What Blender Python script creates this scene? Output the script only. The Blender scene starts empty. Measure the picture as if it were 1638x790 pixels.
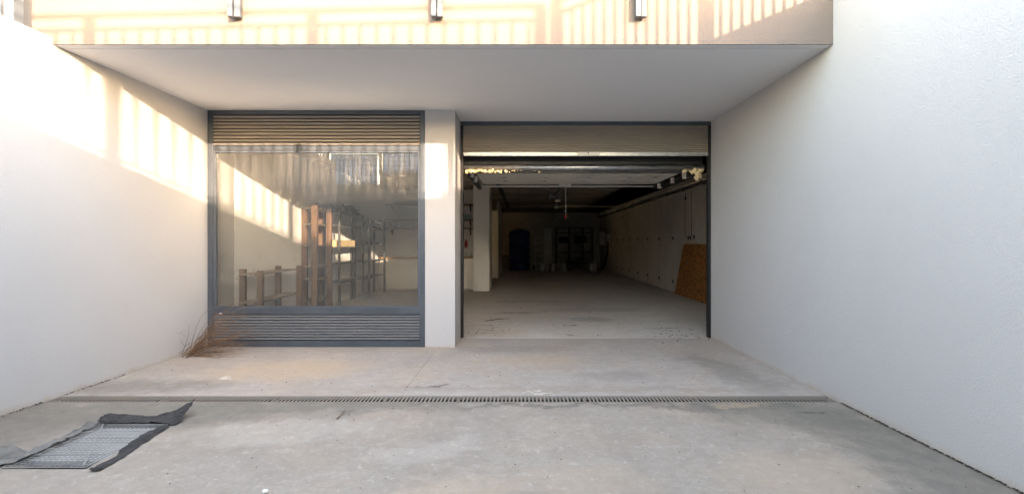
import bpy, bmesh, math, random
from mathutils import Vector, Matrix, noise as mnoise
random.seed(7)
SC = bpy.context.scene
COL = SC.collection
R = math.radians

# ------------------------------------------------------------------ camera
H = 1.4076; F = 750.0; CX = 830.0; CY = 388.0          # eye height, focal length and vanishing point (photo pixels)
cam = bpy.data.objects.new('camera', bpy.data.cameras.new('camera'))
COL.objects.link(cam)
cam.location = (0, 0, H); cam.rotation_euler = (R(90), 0, 0)
cam.data.sensor_width = 36; cam.data.lens = 36 * F / 1638
cam.data.shift_x = -(CX - 819) / 1638; cam.data.shift_y = -(395 - CY) / 1638
cam.data.clip_start = 0.05; cam.data.clip_end = 3000
SC.camera = cam

# ------------------------------------------------------------------ sky and sun
SD = Vector((0.53, -1.0, 0.215)).normalized()           # towards the sun
ELEV = math.asin(SD.z); AZ = math.atan2(SD.x, SD.y)
w = bpy.data.worlds.new('World'); SC.world = w; w.use_nodes = True
nt = w.node_tree; nt.nodes.clear()
wo = nt.nodes.new('ShaderNodeOutputWorld'); bg = nt.nodes.new('ShaderNodeBackground')
sk = nt.nodes.new('ShaderNodeTexSky'); sk.sky_type = 'NISHITA'; sk.sun_disc = False
sk.sun_elevation = ELEV; sk.sun_rotation = AZ % (2 * math.pi)
sk.air_density = 1.0; sk.dust_density = 0.6; sk.ozone_density = 1.2
bg.inputs['Strength'].default_value = 0.15
nt.links.new(sk.outputs[0], bg.inputs[0]); nt.links.new(bg.outputs[0], wo.inputs[0])
sl = bpy.data.lights.new('sun', 'SUN'); sl.energy = 2.0; sl.angle = R(0.5); sl.color = (0.37, 0.335, 0.30)
sun = bpy.data.objects.new('sun', sl); COL.objects.link(sun)
sun.rotation_euler = SD.to_track_quat('Z', 'Y').to_euler()
SC.view_settings.view_transform = 'Standard'; SC.view_settings.look = 'None'
SC.view_settings.gamma = 1.0; SC.view_settings.use_curve_mapping = False
SC.view_settings.exposure = 4.52
SC.view_settings.use_white_balance = True; SC.view_settings.white_balance_temperature = 9500; SC.view_settings.white_balance_tint = 21
SC.cycles.diffuse_bounces = 8; SC.cycles.max_bounces = 12; SC.cycles.transparent_max_bounces = 16

# ------------------------------------------------------------------ materials
def newmat(name):
    m = bpy.data.materials.new(name); m.use_nodes = True
    n = m.node_tree.nodes; n.clear()
    out = n.new('ShaderNodeOutputMaterial'); b = n.new('ShaderNodeBsdfPrincipled')
    m.node_tree.links.new(b.outputs[0], out.inputs[0])
    return m, m.node_tree, b
def N(t, kind, **kw):
    n = t.nodes.new(kind)
    for k, v in kw.items(): setattr(n, k, v)
    return n
def setin(t, sock, v):
    if hasattr(v, 'is_output'): t.links.new(v, sock)
    elif isinstance(v, (tuple, list)) and len(v) == 3 and sock.type == 'RGBA': sock.default_value = (*v, 1)
    else: sock.default_value = v
def math_(t, op, a, b=0.0, c=0.0, clamp=False):
    n = N(t, 'ShaderNodeMath', operation=op, use_clamp=clamp)
    for s, v in zip(n.inputs, (a, b, c)): setin(t, s, v)
    return n.outputs[0]
def mix_(t, f, a, b, mode='MIX'):
    n = N(t, 'ShaderNodeMix', data_type='RGBA', blend_type=mode)
    setin(t, n.inputs['Factor'], f)
    A = [s for s in n.inputs if s.name == 'A' and s.type == 'RGBA'][0]; B = [s for s in n.inputs if s.name == 'B' and s.type == 'RGBA'][0]
    setin(t, A, a); setin(t, B, b)
    return [s for s in n.outputs if s.type == 'RGBA'][0]
def pos(t, scale=(1, 1, 1), rot=(0, 0, 0)):
    g = N(t, 'ShaderNodeNewGeometry'); mp = N(t, 'ShaderNodeMapping')
    t.links.new(g.outputs['Position'], mp.inputs['Vector'])
    mp.inputs['Scale'].default_value = scale; mp.inputs['Rotation'].default_value = rot
    return mp.outputs[0]
def noise_(t, vec, scale, detail=5, rough=0.6, dist=0.0):
    n = N(t, 'ShaderNodeTexNoise'); t.links.new(vec, n.inputs['Vector'])
    n.inputs['Scale'].default_value = scale; n.inputs['Detail'].default_value = detail
    n.inputs['Roughness'].default_value = rough; n.inputs['Distortion'].default_value = dist
    return n.outputs['Fac']
def ramp_(t, f, lo, hi, a=0.0, b=1.0):
    n = N(t, 'ShaderNodeMapRange', clamp=True)
    setin(t, n.inputs[0], f)
    for i, v in enumerate((lo, hi, a, b)): n.inputs[i + 1].default_value = v
    return n.outputs[0]
def bump_(t, b, h, strength=0.3, dist=0.01):
    n = N(t, 'ShaderNodeBump'); t.links.new(h, n.inputs['Height'])
    n.inputs['Strength'].default_value = strength; n.inputs['Distance'].default_value = dist
    t.links.new(n.outputs[0], b.inputs['Normal'])
def mat(name, col, rough=0.6, var=0.12, scale=3.0, fine=60.0, bump=0.2, bdist=0.002, metal=0.0, tint=None, stretch=(1, 1, 1), spec=0.5):
    m, t, b = newmat(name)
    p = pos(t, stretch)
    n1 = noise_(t, p, scale, 6, 0.6, 0.3); n2 = noise_(t, p, fine, 4, 0.6)
    dark = tuple(c * (1 - var) for c in col); lite = tuple(min(0.95, c * (1 + var)) for c in col)
    c = mix_(t, ramp_(t, n1, 0.3, 0.7), dark, tint or lite)
    c = mix_(t, math_(t, 'MULTIPLY', ramp_(t, n2, 0.3, 0.7), var * 1.2), c, dark, 'MULTIPLY')
    setin(t, b.inputs['Base Color'], c)
    setin(t, b.inputs['Roughness'], ramp_(t, n1, 0.2, 0.8, max(0.05, rough - 0.1), min(1, rough + 0.1)))
    b.inputs['Metallic'].default_value = metal; b.inputs['Specular IOR Level'].default_value = spec
    if bump: bump_(t, b, n2, bump, bdist)
    return m
def plaster(name, col, dirt=True, fine=75.0, bump=0.6):
    m, t, b = newmat(name)
    p = pos(t); n0 = noise_(t, p, 0.7, 5, 0.6, 0.4); n1 = noise_(t, p, fine, 3, 0.55); n2 = noise_(t, p, 9, 5, 0.65)
    c = mix_(t, ramp_(t, n0, 0.3, 0.7), tuple(x * 0.95 for x in col), col)
    c = mix_(t, ramp_(t, n2, 0.55, 0.8, 0, 0.10), c, tuple(x * 0.8 for x in col))
    if dirt:
        s = N(t, 'ShaderNodeSeparateXYZ'); g = N(t, 'ShaderNodeNewGeometry'); t.links.new(g.outputs['Position'], s.inputs[0])
        hgt = math_(t, 'ADD', s.outputs['Z'], math_(t, 'MULTIPLY', math_(t, 'SUBTRACT', noise_(t, p, 5, 6, 0.7), 0.5), -0.16))
        c = mix_(t, ramp_(t, hgt, -0.01, 0.05, 0.75, 0.0), c, (0.42, 0.33, 0.25))
        c = mix_(t, ramp_(t, hgt, 0.0, 0.35, 0.12, 0.0), c, (0.5, 0.45, 0.38))
        st = noise_(t, pos(t, (6, 6, 0.35)), 1.2, 5, 0.6)
        c = mix_(t, ramp_(t, st, 0.58, 0.8, 0, 0.10), c, (0.5, 0.48, 0.44))
    setin(t, b.inputs['Base Color'], c); b.inputs['Roughness'].default_value = 0.9
    b.inputs['Specular IOR Level'].default_value = 0.2
    bump_(t, b, math_(t, 'ADD', n1, math_(t, 'MULTIPLY', n2, 0.8)), bump, 0.007)
    return m

WHITE = plaster('white_render', (0.465, 0.46, 0.458))
SOFF = plaster('soffit_render', (0.68, 0.69, 0.71), dirt=False)
CREAM = plaster('cream_render', (0.165, 0.136, 0.122), dirt=False)
INPL = plaster('interior_plaster', (0.82, 0.79, 0.74), bump=0.2)
SLATE = mat('anthracite_paint', (0.075, 0.092, 0.112), 0.45, 0.15, 4, 120, 0.08, 0.001, 0.25)
RAILM = mat('railing_paint', (0.16, 0.19, 0.22), 0.4, 0.1, 4, 90, 0.05, 0.001, 0.5)
GALV = mat('galvanised_steel', (0.42, 0.44, 0.46), 0.35, 0.2, 14, 70, 0.1, 0.001, 0.85)
BLACKM = mat('black_steel', (0.018, 0.018, 0.02), 0.5, 0.2, 6, 90, 0.1, 0.001, 0.3)
GREYM = mat('grey_shelving_steel', (0.16, 0.165, 0.17), 0.45, 0.2, 5, 80, 0.08, 0.001, 0.5)
WHITEM = mat('white_painted_metal', (0.80, 0.77, 0.72), 0.5, 0.1, 3, 50, 0.08, 0.001)
FOAM = mat('expanding_foam', (0.72, 0.56, 0.34), 0.8, 0.25, 20, 60, 0.6, 0.01)
POSTM = mat('pale_grey_paint', (0.075, 0.09, 0.11), 0.4, 0.1, 6, 60, 0.05, 0.001)
WOOD = mat('brown_stained_wood', (0.17, 0.09, 0.05), 0.6, 0.35, 5, 40, 0.35, 0.002, stretch=(6, 6, 0.6))
BOARD = mat('dusty_shelf_board', (0.25, 0.19, 0.14), 0.75, 0.25, 4, 40, 0.2, 0.002)
PINE = mat('pine_plank', (0.45, 0.25, 0.12), 0.6, 0.2, 3, 40, 0.2, 0.002, stretch=(0.6, 5, 5))
RUST = mat('rusty_shelf_steel', (0.20, 0.11, 0.055), 0.8, 0.4, 6, 50, 0.3, 0.002)
BLUEP = mat('blue_plastic', (0.02, 0.05, 0.22), 0.4, 0.15, 3, 40, 0.05, 0.001)
WPLAS = mat('white_plastic', (0.62, 0.62, 0.60), 0.45, 0.1, 5, 40, 0.05, 0.001)
DARKF = mat('dark_fabric', (0.045, 0.045, 0.05), 0.9, 0.3, 8, 60, 0.5, 0.006)
GEOTX = mat('black_geotextile', (0.028, 0.027, 0.027), 0.92, 0.35, 7, 160, 0.7, 0.004, tint=(0.075, 0.07, 0.068))
TWIG = mat('dry_twig', (0.24, 0.115, 0.055), 0.85, 0.35, 12, 80, 0.2, 0.001, tint=(0.36, 0.22, 0.13))
LEAFD = mat('dark_leaf_litter', (0.05, 0.035, 0.025), 0.9, 0.4, 20, 80, 0.2, 0.001)
STONE = mat('white_stone', (0.7, 0.68, 0.64), 0.8, 0.1, 20, 80, 0.3, 0.002)
CARD = mat('cardboard', (0.55, 0.42, 0.24), 0.8, 0.1, 6, 60, 0.1, 0.001)
RED = mat('red_plastic', (0.35, 0.015, 0.012), 0.4, 0.1, 6, 60, 0.05, 0.001)
TEAL = mat('teal_print', (0.18, 0.42, 0.45), 0.5, 0.25, 25, 60, 0.0, 0.001, tint=(0.5, 0.62, 0.6))
PIPEM = mat('dark_grey_pipe', (0.07, 0.07, 0.072), 0.5, 0.2, 3, 60, 0.05, 0.001)
DIRT = mat('earth', (0.20, 0.16, 0.12), 0.95, 0.25, 0.4, 12, 0.6, 0.03)
ASPH = mat('asphalt', (0.055, 0.055, 0.055), 0.9, 0.2, 1, 60, 0.5, 0.006)

def slat_mat(name, base, dust, lo, hi):
    m, t, b = newmat(name)
    p = pos(t); n1 = noise_(t, pos(t, (0.7, 1, 5)), 3, 6, 0.65, 0.4); n2 = noise_(t, p, 140, 3, 0.6)
    f = math_(t, 'ADD', ramp_(t, n1, 0.25, 0.75, lo, hi), ramp_(t, n2, 0.4, 0.7, -0.12, 0.12), clamp=True)
    c = mix_(t, f, base, dust)
    setin(t, b.inputs['Base Color'], c); b.inputs['Roughness'].default_value = 0.65; b.inputs['Metallic'].default_value = 0.0
    bump_(t, b, n2, 0.12, 0.001)
    return m
SLATU = slat_mat('dusty_bounce_lit_louvre', (0.16, 0.155, 0.15), (0.33, 0.295, 0.26), 0.35, 0.95)  # same louvre material with dust; warm floor bounce put into the tan
SLATL = slat_mat('grey_louvre_paint', (0.10, 0.115, 0.135), (0.20, 0.195, 0.19), 0.2, 0.65)
SHUT = slat_mat('tan_shutter_paint', (0.22, 0.205, 0.185), (0.36, 0.29, 0.235), 0.25, 0.9)

def spot(t, px, py, x, y, rx, ry, rot=0.0, lo=0.55, hi=1.05):
    """soft-edged ellipse mask around a point of the floor (distorted coordinates px, py)"""
    c, s = math.cos(rot), math.sin(rot)
    dx = math_(t, 'SUBTRACT', px, x); dy = math_(t, 'SUBTRACT', py, y)
    u = math_(t, 'ADD', math_(t, 'MULTIPLY', dx, c / rx), math_(t, 'MULTIPLY', dy, s / rx))
    v = math_(t, 'ADD', math_(t, 'MULTIPLY', dx, -s / ry), math_(t, 'MULTIPLY', dy, c / ry))
    d = math_(t, 'SQRT', math_(t, 'ADD', math_(t, 'MULTIPLY', u, u), math_(t, 'MULTIPLY', v, v)))
    return ramp_(t, d, lo, hi, 1.0, 0.0)
def concrete(name, col, spots=(), stain=0.5, warm=(0.50, 0.37, 0.27), warmf=0.35, streak=0.25):
    m, t, b = newmat(name)
    p = pos(t)
    big = noise_(t, p, 0.55, 6, 0.62, 0.8); mid = noise_(t, p, 2.3, 7, 0.68, 0.9); fine = noise_(t, p, 38, 5, 0.7)
    grit = noise_(t, p, 190, 3, 0.6); brush = noise_(t, pos(t, (1.0, 4.5, 1), (0, 0, 0.35)), 2.6, 7, 0.7, 0.5)
    dk = tuple(c * 0.70 for c in col); lt = tuple(min(0.9, c * 1.16) for c in col)
    c = mix_(t, ramp_(t, mid, 0.3, 0.7), dk, lt)
    c = mix_(t, 0.45, c, col)
    c = mix_(t, math_(t, 'MULTIPLY', ramp_(t, noise_(t, p, 0.8, 5, 0.6, 1.0), 0.46, 0.66), warmf), c, warm)
    c = mix_(t, math_(t, 'MULTIPLY', ramp_(t, big, 0.52, 0.72), stain), c, tuple(x * 0.55 for x in col))
    c = mix_(t, ramp_(t, brush, 0.5, 0.78, 0, streak), c, tuple(x * 0.55 for x in col))
    c = mix_(t, ramp_(t, brush, 0.28, 0.45, streak * 0.8, 0), c, (0.66, 0.63, 0.58))
    c = mix_(t, ramp_(t, fine, 0.35, 0.75, 0, 0.6), c, tuple(x * 0.72 for x in col))
    c = mix_(t, ramp_(t, grit, 0.62, 0.8, 0, 0.5), c, (0.14, 0.12, 0.10))
    c = mix_(t, ramp_(t, noise_(t, p, 10, 7, 0.72, 0.4), 0.45, 0.72, 0, 0.38), c, tuple(x * 0.6 for x in col))
    c = mix_(t, ramp_(t, noise_(t, pos(t, (1, 1, 1), (0, 0, 0.8)), 14, 6, 0.75), 0.55, 0.72, 0, 0.4), c, (0.62, 0.58, 0.53))
    if spots:
        g = N(t, 'ShaderNodeNewGeometry'); s = N(t, 'ShaderNodeSeparateXYZ'); t.links.new(g.outputs['Position'], s.inputs[0])
        wob = noise_(t, p, 2.2, 6, 0.7); wob2 = noise_(t, pos(t, (1, 1, 1), (0, 0, 1.3)), 2.6, 6, 0.7)
        px = math_(t, 'ADD', s.outputs['X'], math_(t, 'MULTIPLY', math_(t, 'SUBTRACT', wob, 0.5), 1.1))
        py = math_(t, 'ADD', s.outputs['Y'], math_(t, 'MULTIPLY', math_(t, 'SUBTRACT', wob2, 0.5), 0.7))
        tex = ramp_(t, noise_(t, p, 7, 6, 0.75, 0.6), 0.3, 0.62, 0.55, 1.0)
        for (x, y, rx, ry, rot, sc, k) in spots:
            c = mix_(t, math_(t, 'MULTIPLY', math_(t, 'MULTIPLY', spot(t, px, py, x, y, rx, ry, rot, 0.5, 1.0), tex), k), c, sc)
    setin(t, b.inputs['Base Color'], c)
    setin(t, b.inputs['Roughness'], ramp_(t, mid, 0.3, 0.7, 0.72, 0.95)); b.inputs['Specular IOR Level'].default_value = 0.3
    bump_(t, b, math_(t, 'ADD', math_(t, 'MULTIPLY', fine, 0.8), math_(t, 'ADD', math_(t, 'MULTIPLY', mid, 1.5), math_(t, 'MULTIPLY', grit, 0.35))), 0.7, 0.008)
    return m

GREY = (0.175, 0.16, 0.135); TAN = (0.50, 0.36, 0.24); DK = (0.075, 0.07, 0.066); PALE = (0.60, 0.55, 0.49)
APRON = concrete('apron_concrete', (0.36, 0.305, 0.257), (
    (-3.3, 3.85, 1.9, 0.42, 0.0, GREY, 0.9), (-4.0, 3.2, 0.85, 0.7, 0.4, GREY, 0.85), (-1.6, 4.08, 1.6, 0.22, 0.0, GREY, 0.85),
    (2.65, 2.9, 0.55, 1.6, 0.12, GREY, 0.9), (2.2, 3.85, 0.9, 0.4, -0.2, GREY, 0.8), (2.45, 2.2, 0.5, 0.6, 0.3, GREY, 0.8), (1.5, 4.05, 1.2, 0.11, 0.0, DK, 0.5),
    (0.2, 4.07, 0.9, 0.05, 0.0, DK, 0.55), (1.7, 2.9, 0.55, 0.35, 0.3, (0.43, 0.33, 0.245), 0.5), (0.4, 2.75, 0.45, 0.28, 0.0, (0.43, 0.33, 0.245), 0.35), (-0.3, 2.7, 0.5, 0.15, 0.2, TAN, 0.3),
    (-0.6, 3.2, 0.5, 0.2, 0.3, PALE, 0.22), (-1.7, 3.5, 0.9, 0.25, 0.1, PALE, 0.22), (1.9, 4.06, 0.3, 0.08, 0, TAN, 0.6), (2.45, 3.9, 0.13, 0.06, 0, DK, 0.7)), stain=0.25, warmf=0.3, streak=0.22)
FORE = concrete('forecourt_concrete', (0.43, 0.375, 0.335), (
    (-2.6, 5.2, 1.1, 0.55, 0.1, TAN, 0.6), (-3.7, 4.6, 1.0, 0.3, 0.1, GREY, 0.65), (-0.75, 4.62, 0.22, 0.07, 0.1, DK, 0.75), (-1.0, 4.55, 0.1, 0.05, 0, DK, 0.6),
    (0.2, 5.6, 0.8, 0.35, 0, TAN, 0.35), (2.3, 5.2, 0.35, 1.0, 0.15, GREY, 0.55), (0.3, 4.5, 3.0, 0.10, 0.0, (0.30, 0.24, 0.18), 0.5),
    (-3.05, 4.88, 0.09, 0.05, 0, PALE, 0.95), (0.2, 4.47, 0.13, 0.035, 0.0, PALE, 0.9), (1.0, 4.95, 0.5, 0.2, 0.2, GREY, 0.3), (-0.1, 6.2, 1.0, 0.3, 0, GREY, 0.3)), stain=0.3, warmf=0.45, streak=0.24)
GFLR = concrete('garage_concrete', (0.62, 0.57, 0.52), (
    (-0.3, 7.3, 0.6, 0.35, 0.2, TAN, 0.5), (0.75, 7.2, 0.14, 0.05, -0.2, DK, 0.9), (0.9, 8.0, 0.16, 0.07, -0.2, DK, 0.8), (1.3, 8.6, 0.6, 0.35, 0.1, DK, 0.35),
    (2.4, 7.7, 0.4, 0.05, 0.0, DK, 0.7), (0.0, 9.4, 0.5, 0.2, 0, DK, 0.4), (0.3, 11.2, 1.2, 0.3, 0, DK, 0.25), (-0.6, 8.0, 0.25, 0.04, 0.3, DK, 0.6), (1.5, 9.8, 1.4, 0.4, 0.1, DK, 0.25)), stain=0.35, warmf=0.25, streak=0.3)
CWALL = concrete('cast_concrete', (0.66, 0.63, 0.58), (), stain=0.35, warmf=0.2, streak=0.15)
RWALL = concrete('retaining_concrete', (0.36, 0.35, 0.33), (), stain=0.35, warmf=0.15, streak=0.15)
def ceil_mat():
    m, t, b = newmat('board_marked_concrete')
    br = N(t, 'ShaderNodeTexBrick'); t.links.new(pos(t), br.inputs['Vector'])
    br.inputs['Scale'].default_value = 1.0; br.inputs['Brick Width'].default_value = 2.0; br.inputs['Row Height'].default_value = 0.5
    br.inputs['Mortar Size'].default_value = 0.012
    br.inputs['Color1'].default_value = (0.34, 0.30, 0.26, 1); br.inputs['Color2'].default_value = (0.66, 0.60, 0.54, 1); br.inputs['Mortar'].default_value = (0.06, 0.05, 0.045, 1)
    n = noise_(t, pos(t), 1.6, 7, 0.7, 0.8)
    c = mix_(t, ramp_(t, n, 0.35, 0.7, 0, 0.7), br.outputs['Color'], (0.20, 0.165, 0.14))
    setin(t, b.inputs['Base Color'], c); b.inputs['Roughness'].default_value = 0.9
    bump_(t, b, math_(t, 'ADD', br.outputs['Fac'], n), 0.4, 0.01)
    return m
CEIL = ceil_mat()
def osb_mat():
    m, t, b = newmat('oriented_strand_board')
    def flakes(rot, sc):
        v = N(t, 'ShaderNodeTexVoronoi'); v.inputs['Scale'].default_value = sc
        t.links.new(pos(t, (1, 1, 3.0), rot), v.inputs['Vector']); return v.outputs['Color']
    a = N(t, 'ShaderNodeSeparateColor'); t.links.new(flakes((0.5, 0, 0), 11), a.inputs[0])
    d = N(t, 'ShaderNodeSeparateColor'); t.links.new(flakes((-0.7, 0, 0), 15), d.inputs[0])
    f = math_(t, 'ADD', math_(t, 'MULTIPLY', a.outputs[0], 0.55), math_(t, 'MULTIPLY', d.outputs[1], 0.45))
    c = mix_(t, ramp_(t, f, 0.15, 0.85), (0.15, 0.045, 0.010), (0.50, 0.21, 0.06))
    setin(t, b.inputs['Base Color'], c); b.inputs['Roughness'].default_value = 0.6
    bump_(t, b, f, 0.4, 0.003); return m
OSB = osb_mat()
def glass_mat():
    m = bpy.data.materials.new('window_glass'); m.use_nodes = True; t = m.node_tree; t.nodes.clear()
    out = N(t, 'ShaderNodeOutputMaterial'); tr = N(t, 'ShaderNodeBsdfTransparent'); gl = N(t, 'ShaderNodeBsdfGlossy'); df = N(t, 'ShaderNodeBsdfDiffuse')
    tr.inputs[0].default_value = (0.94, 0.96, 0.955, 1); gl.inputs['Roughness'].default_value = 0.0; gl.inputs[0].default_value = (1, 1, 1, 1)
    df.inputs[0].default_value = (0.7, 0.66, 0.6, 1)
    fr = N(t, 'ShaderNodeFresnel'); fr.inputs[0].default_value = 1.5
    m1 = N(t, 'ShaderNodeMixShader'); t.links.new(math_(t, 'MULTIPLY', fr.outputs[0], 1.25, clamp=True), m1.inputs[0])
    t.links.new(tr.outputs[0], m1.inputs[1]); t.links.new(gl.outputs[0], m1.inputs[2])
    m2 = N(t, 'ShaderNodeMixShader')
    p = pos(t, (1, 1, 1)); dirt = ramp_(t, noise_(t, p, 3, 7, 0.7, 0.5), 0.35, 0.8, 0.008, 0.04)
    web = math_(t, 'ABSOLUTE', math_(t, 'SUBTRACT', noise_(t, p, 7, 3, 0.5, 1.5), 0.5))
    web = math_(t, 'MULTIPLY', ramp_(t, web, 0.0, 0.006, 0.35, 0.0), ramp_(t, noise_(t, p, 2.3, 2, 0.5), 0.55, 0.68))
    t.links.new(math_(t, 'ADD', dirt, web, clamp=True), m2.inputs[0])
    t.links.new(m1.outputs[0], m2.inputs[1]); t.links.new(df.outputs[0], m2.inputs[2]); t.links.new(m2.outputs[0], out.inputs[0])
    return m
GLASS = glass_mat()

# ------------------------------------------------------------------ mesh helpers
def P(x, y, Z):
    """photo pixel at depth Z -> place"""
    return Vector(((x - CX) * Z / F, Z, H - (y - CY) * Z / F))
def FL(x, y, z=0.0):
    """photo pixel on the ground"""
    Z = (H - z) * F / (y - CY); return Vector(((x - CX) * Z / F, Z, z))
class MB:
    def __init__(s): s.bm = bmesh.new()
    def box(s, x0, x1, y0, y1, z0, z1, bev=0.0):
        r = bmesh.ops.create_cube(s.bm, size=1.0)
        for v in r['verts']:
            v.co = Vector((x0 + (v.co.x + .5) * (x1 - x0), y0 + (v.co.y + .5) * (y1 - y0), z0 + (v.co.z + .5) * (z1 - z0)))
        if bev:
            es = list({e for v in r['verts'] for e in v.link_edges})
            bmesh.ops.bevel(s.bm, geom=es, offset=bev, segments=1, affect='EDGES')
        return s
    def hexa(s, pts):                                    # 8 points: bottom 4, top 4
        v = [s.bm.verts.new(p) for p in pts]
        for f in ((3, 2, 1, 0), (4, 5, 6, 7), (0, 1, 5, 4), (1, 2, 6, 5), (2, 3, 7, 6), (3, 0, 4, 7)): s.bm.faces.new([v[i] for i in f])
        return s
    def bar(s, a, b, wx, wz, up=Vector((0, 0, 1))):       # rectangular bar from a to b
        a = Vector(a); b = Vector(b); d = (b - a).normalized()
        if abs(d.dot(up)) > .99: up = Vector((0, 1, 0))
        sx = d.cross(up).normalized() * wx / 2; sz = sx.normalized().cross(d).normalized() * wz / 2
        return s.hexa([a - sx - sz, a + sx - sz, b + sx - sz, b - sx - sz, a - sx + sz, a + sx + sz, b + sx + sz, b - sx + sz])
    def tube(s, pts, r, n=8, cap=True):
        pts = [Vector(p) for p in pts]; rs = r if isinstance(r, (list, tuple)) else [r] * len(pts); rings = []
        for i, p in enumerate(pts):
            d = (pts[min(i + 1, len(pts) - 1)] - pts[max(i - 1, 0)]).normalized()
            u = d.cross(Vector((0, 0, 1)) if abs(d.z) < .9 else Vector((0, 1, 0))).normalized(); v = d.cross(u)
            rings.append([s.bm.verts.new(p + (u * math.cos(2 * math.pi * k / n) + v * math.sin(2 * math.pi * k / n)) * rs[i]) for k in range(n)])
        for a, b in zip(rings, rings[1:]):
            for k in range(n): s.bm.faces.new((a[k], a[(k + 1) % n], b[(k + 1) % n], b[k]))
        if cap: s.bm.faces.new(rings[0][::-1]); s.bm.faces.new(rings[-1])
        return s
    def lathe(s, c, prof, n=20):
        rings = [[s.bm.verts.new((c[0] + r * math.cos(2 * math.pi * k / n), c[1] + r * math.sin(2 * math.pi * k / n), c[2] + z)) for k in range(n)] for r, z in prof]
        for a, b in zip(rings, rings[1:]):
            for k in range(n): s.bm.faces.new((a[k], a[(k + 1) % n], b[(k + 1) % n], b[k]))
        s.bm.faces.new(rings[0][::-1]); s.bm.faces.new(rings[-1]); return s
    def extrude_x(s, prof, x0, x1):                       # prof: (y, z) list
        a = [s.bm.verts.new((x0, y, z)) for y, z in prof]; b = [s.bm.verts.new((x1, y, z)) for y, z in prof]; n = len(prof)
        for k in range(n): s.bm.faces.new((a[k], a[(k + 1) % n], b[(k + 1) % n], b[k]))
        s.bm.faces.new(a[::-1]); s.bm.faces.new(b); return s
    def blob(s, c, r, seed=0, rough=0.25, sub=2):
        q = bmesh.ops.create_icosphere(s.bm, subdivisions=sub, radius=1.0)
        for v in q['verts']:
            k = 1 + rough * mnoise.noise(v.co * 1.7 + Vector((seed * 3.1, 0, 0))) * 1.6
            v.co = Vector((c[0] + v.co.x * r[0] * k, c[1] + v.co.y * r[1] * k, c[2] + v.co.z * r[2] * k))
        return s
    def sheet(s, x0, x1, y0, y1, z):
        s.bm.faces.new([s.bm.verts.new(p) for p in ((x0, y0, z), (x1, y0, z), (x1, y1, z), (x0, y1, z))]); return s
    def build(s, name, m, parent=None, smooth=False, world=False):
        bmesh.ops.recalc_face_normals(s.bm, faces=s.bm.faces)
        off = Vector((0, 0, 0))
        if parent is not None:
            q = parent
            while q is not None: off += Vector(q.location); q = q.parent
        elif not world:
            lo = Vector([min(v.co[i] for v in s.bm.verts) for i in range(3)]); hi = Vector([max(v.co[i] for v in s.bm.verts) for i in range(3)])
            off = Vector(((lo.x + hi.x) / 2, (lo.y + hi.y) / 2, lo.z))
        for v in s.bm.verts: v.co -= off
        me = bpy.data.meshes.new(name); s.bm.to_mesh(me); s.bm.free(); me.materials.append(m)
        if smooth:
            for p in me.polygons: p.use_smooth = True
        o = bpy.data.objects.new(name, me); COL.objects.link(o)
        if parent is not None: o.parent = parent
        elif not world: o.location = off
        return o
def tag(o, label=None, cat=None, group=None, kind=None):
    if label: o['label'] = label
    if cat: o['category'] = cat
    if group: o['group'] = group
    if kind: o['kind'] = kind
    return o
def empty(name, loc, label, cat, group=None):
    o = bpy.data.objects.new(name, None); o.empty_display_size = 0.2; COL.objects.link(o); o.location = loc
    return tag(o, label, cat, group)
def copy_tree(o, parent=None, delta=None, label=None):
    c = o.copy(); COL.objects.link(c)
    if parent is not None: c.parent = parent
    if delta is not None: c.location = Vector(o.location) + Vector(delta)
    if label: c['label'] = label
    for ch in list(o.children): copy_tree(ch, c)
    return c

# ================================================================== SETTING
XL, XR = -4.20, 2.83            # side walls of the yard
ZS, ZW, ZG = 4.22, 6.32, 6.90   # soffit edge, shop front, garage opening
ZB = -0.73                      # retaining wall behind
XI = 4.41                       # right wall of the garage
ZT = 3.19; ZC = 3.05            # soffit and garage ceiling heights
GX0, GX1, GY0, GY1 = -3.22, -2.70, 2.92, 3.61   # floor pit
SL = 0.2                        # slab thickness

m = MB()
for (a, b, c, d) in ((-9.0, GX0, ZB, 4.13), (GX1, XR, ZB, 4.13), (GX0, GX1, ZB, GY0), (GX0, GX1, GY1, 4.13)):
    m.box(a, b, c, d, -0.5, 0.0)
bmesh.ops.remove_doubles(m.bm, verts=m.bm.verts, dist=1e-5)
inner = [f for f in m.bm.faces if abs(f.normal.z) < .5 and all(abs(v.co.x - GX0) < 1e-4 or abs(v.co.x - GX1) < 1e-4 for v in f.verts) and (max(v.co.y for v in f.verts) <= GY0 + 1e-4 or min(v.co.y for v in f.verts) >= GY1 - 1e-4)]
bmesh.ops.delete(m.bm, geom=inner, context='FACES_ONLY')
o = m.build('pavement', APRON, world=True); tag(o, kind='structure')
JX = -1.09
m = MB().box(XL, JX - 0.0015, 4.31, ZG, -0.5, 0.0); o = m.build('pavement', FORE, world=True); tag(o, kind='structure')
m = MB().box(JX + 0.0015, XR, 4.31, ZG, -0.5, 0.0); o = m.build('pavement', FORE, world=True); tag(o, kind='structure')
m = MB().box(XL, XI + 0.3, ZG + 0.006, 26.2, -0.5, 0.002); o = m.build('floor', GFLR, world=True); tag(o, kind='structure')
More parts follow.
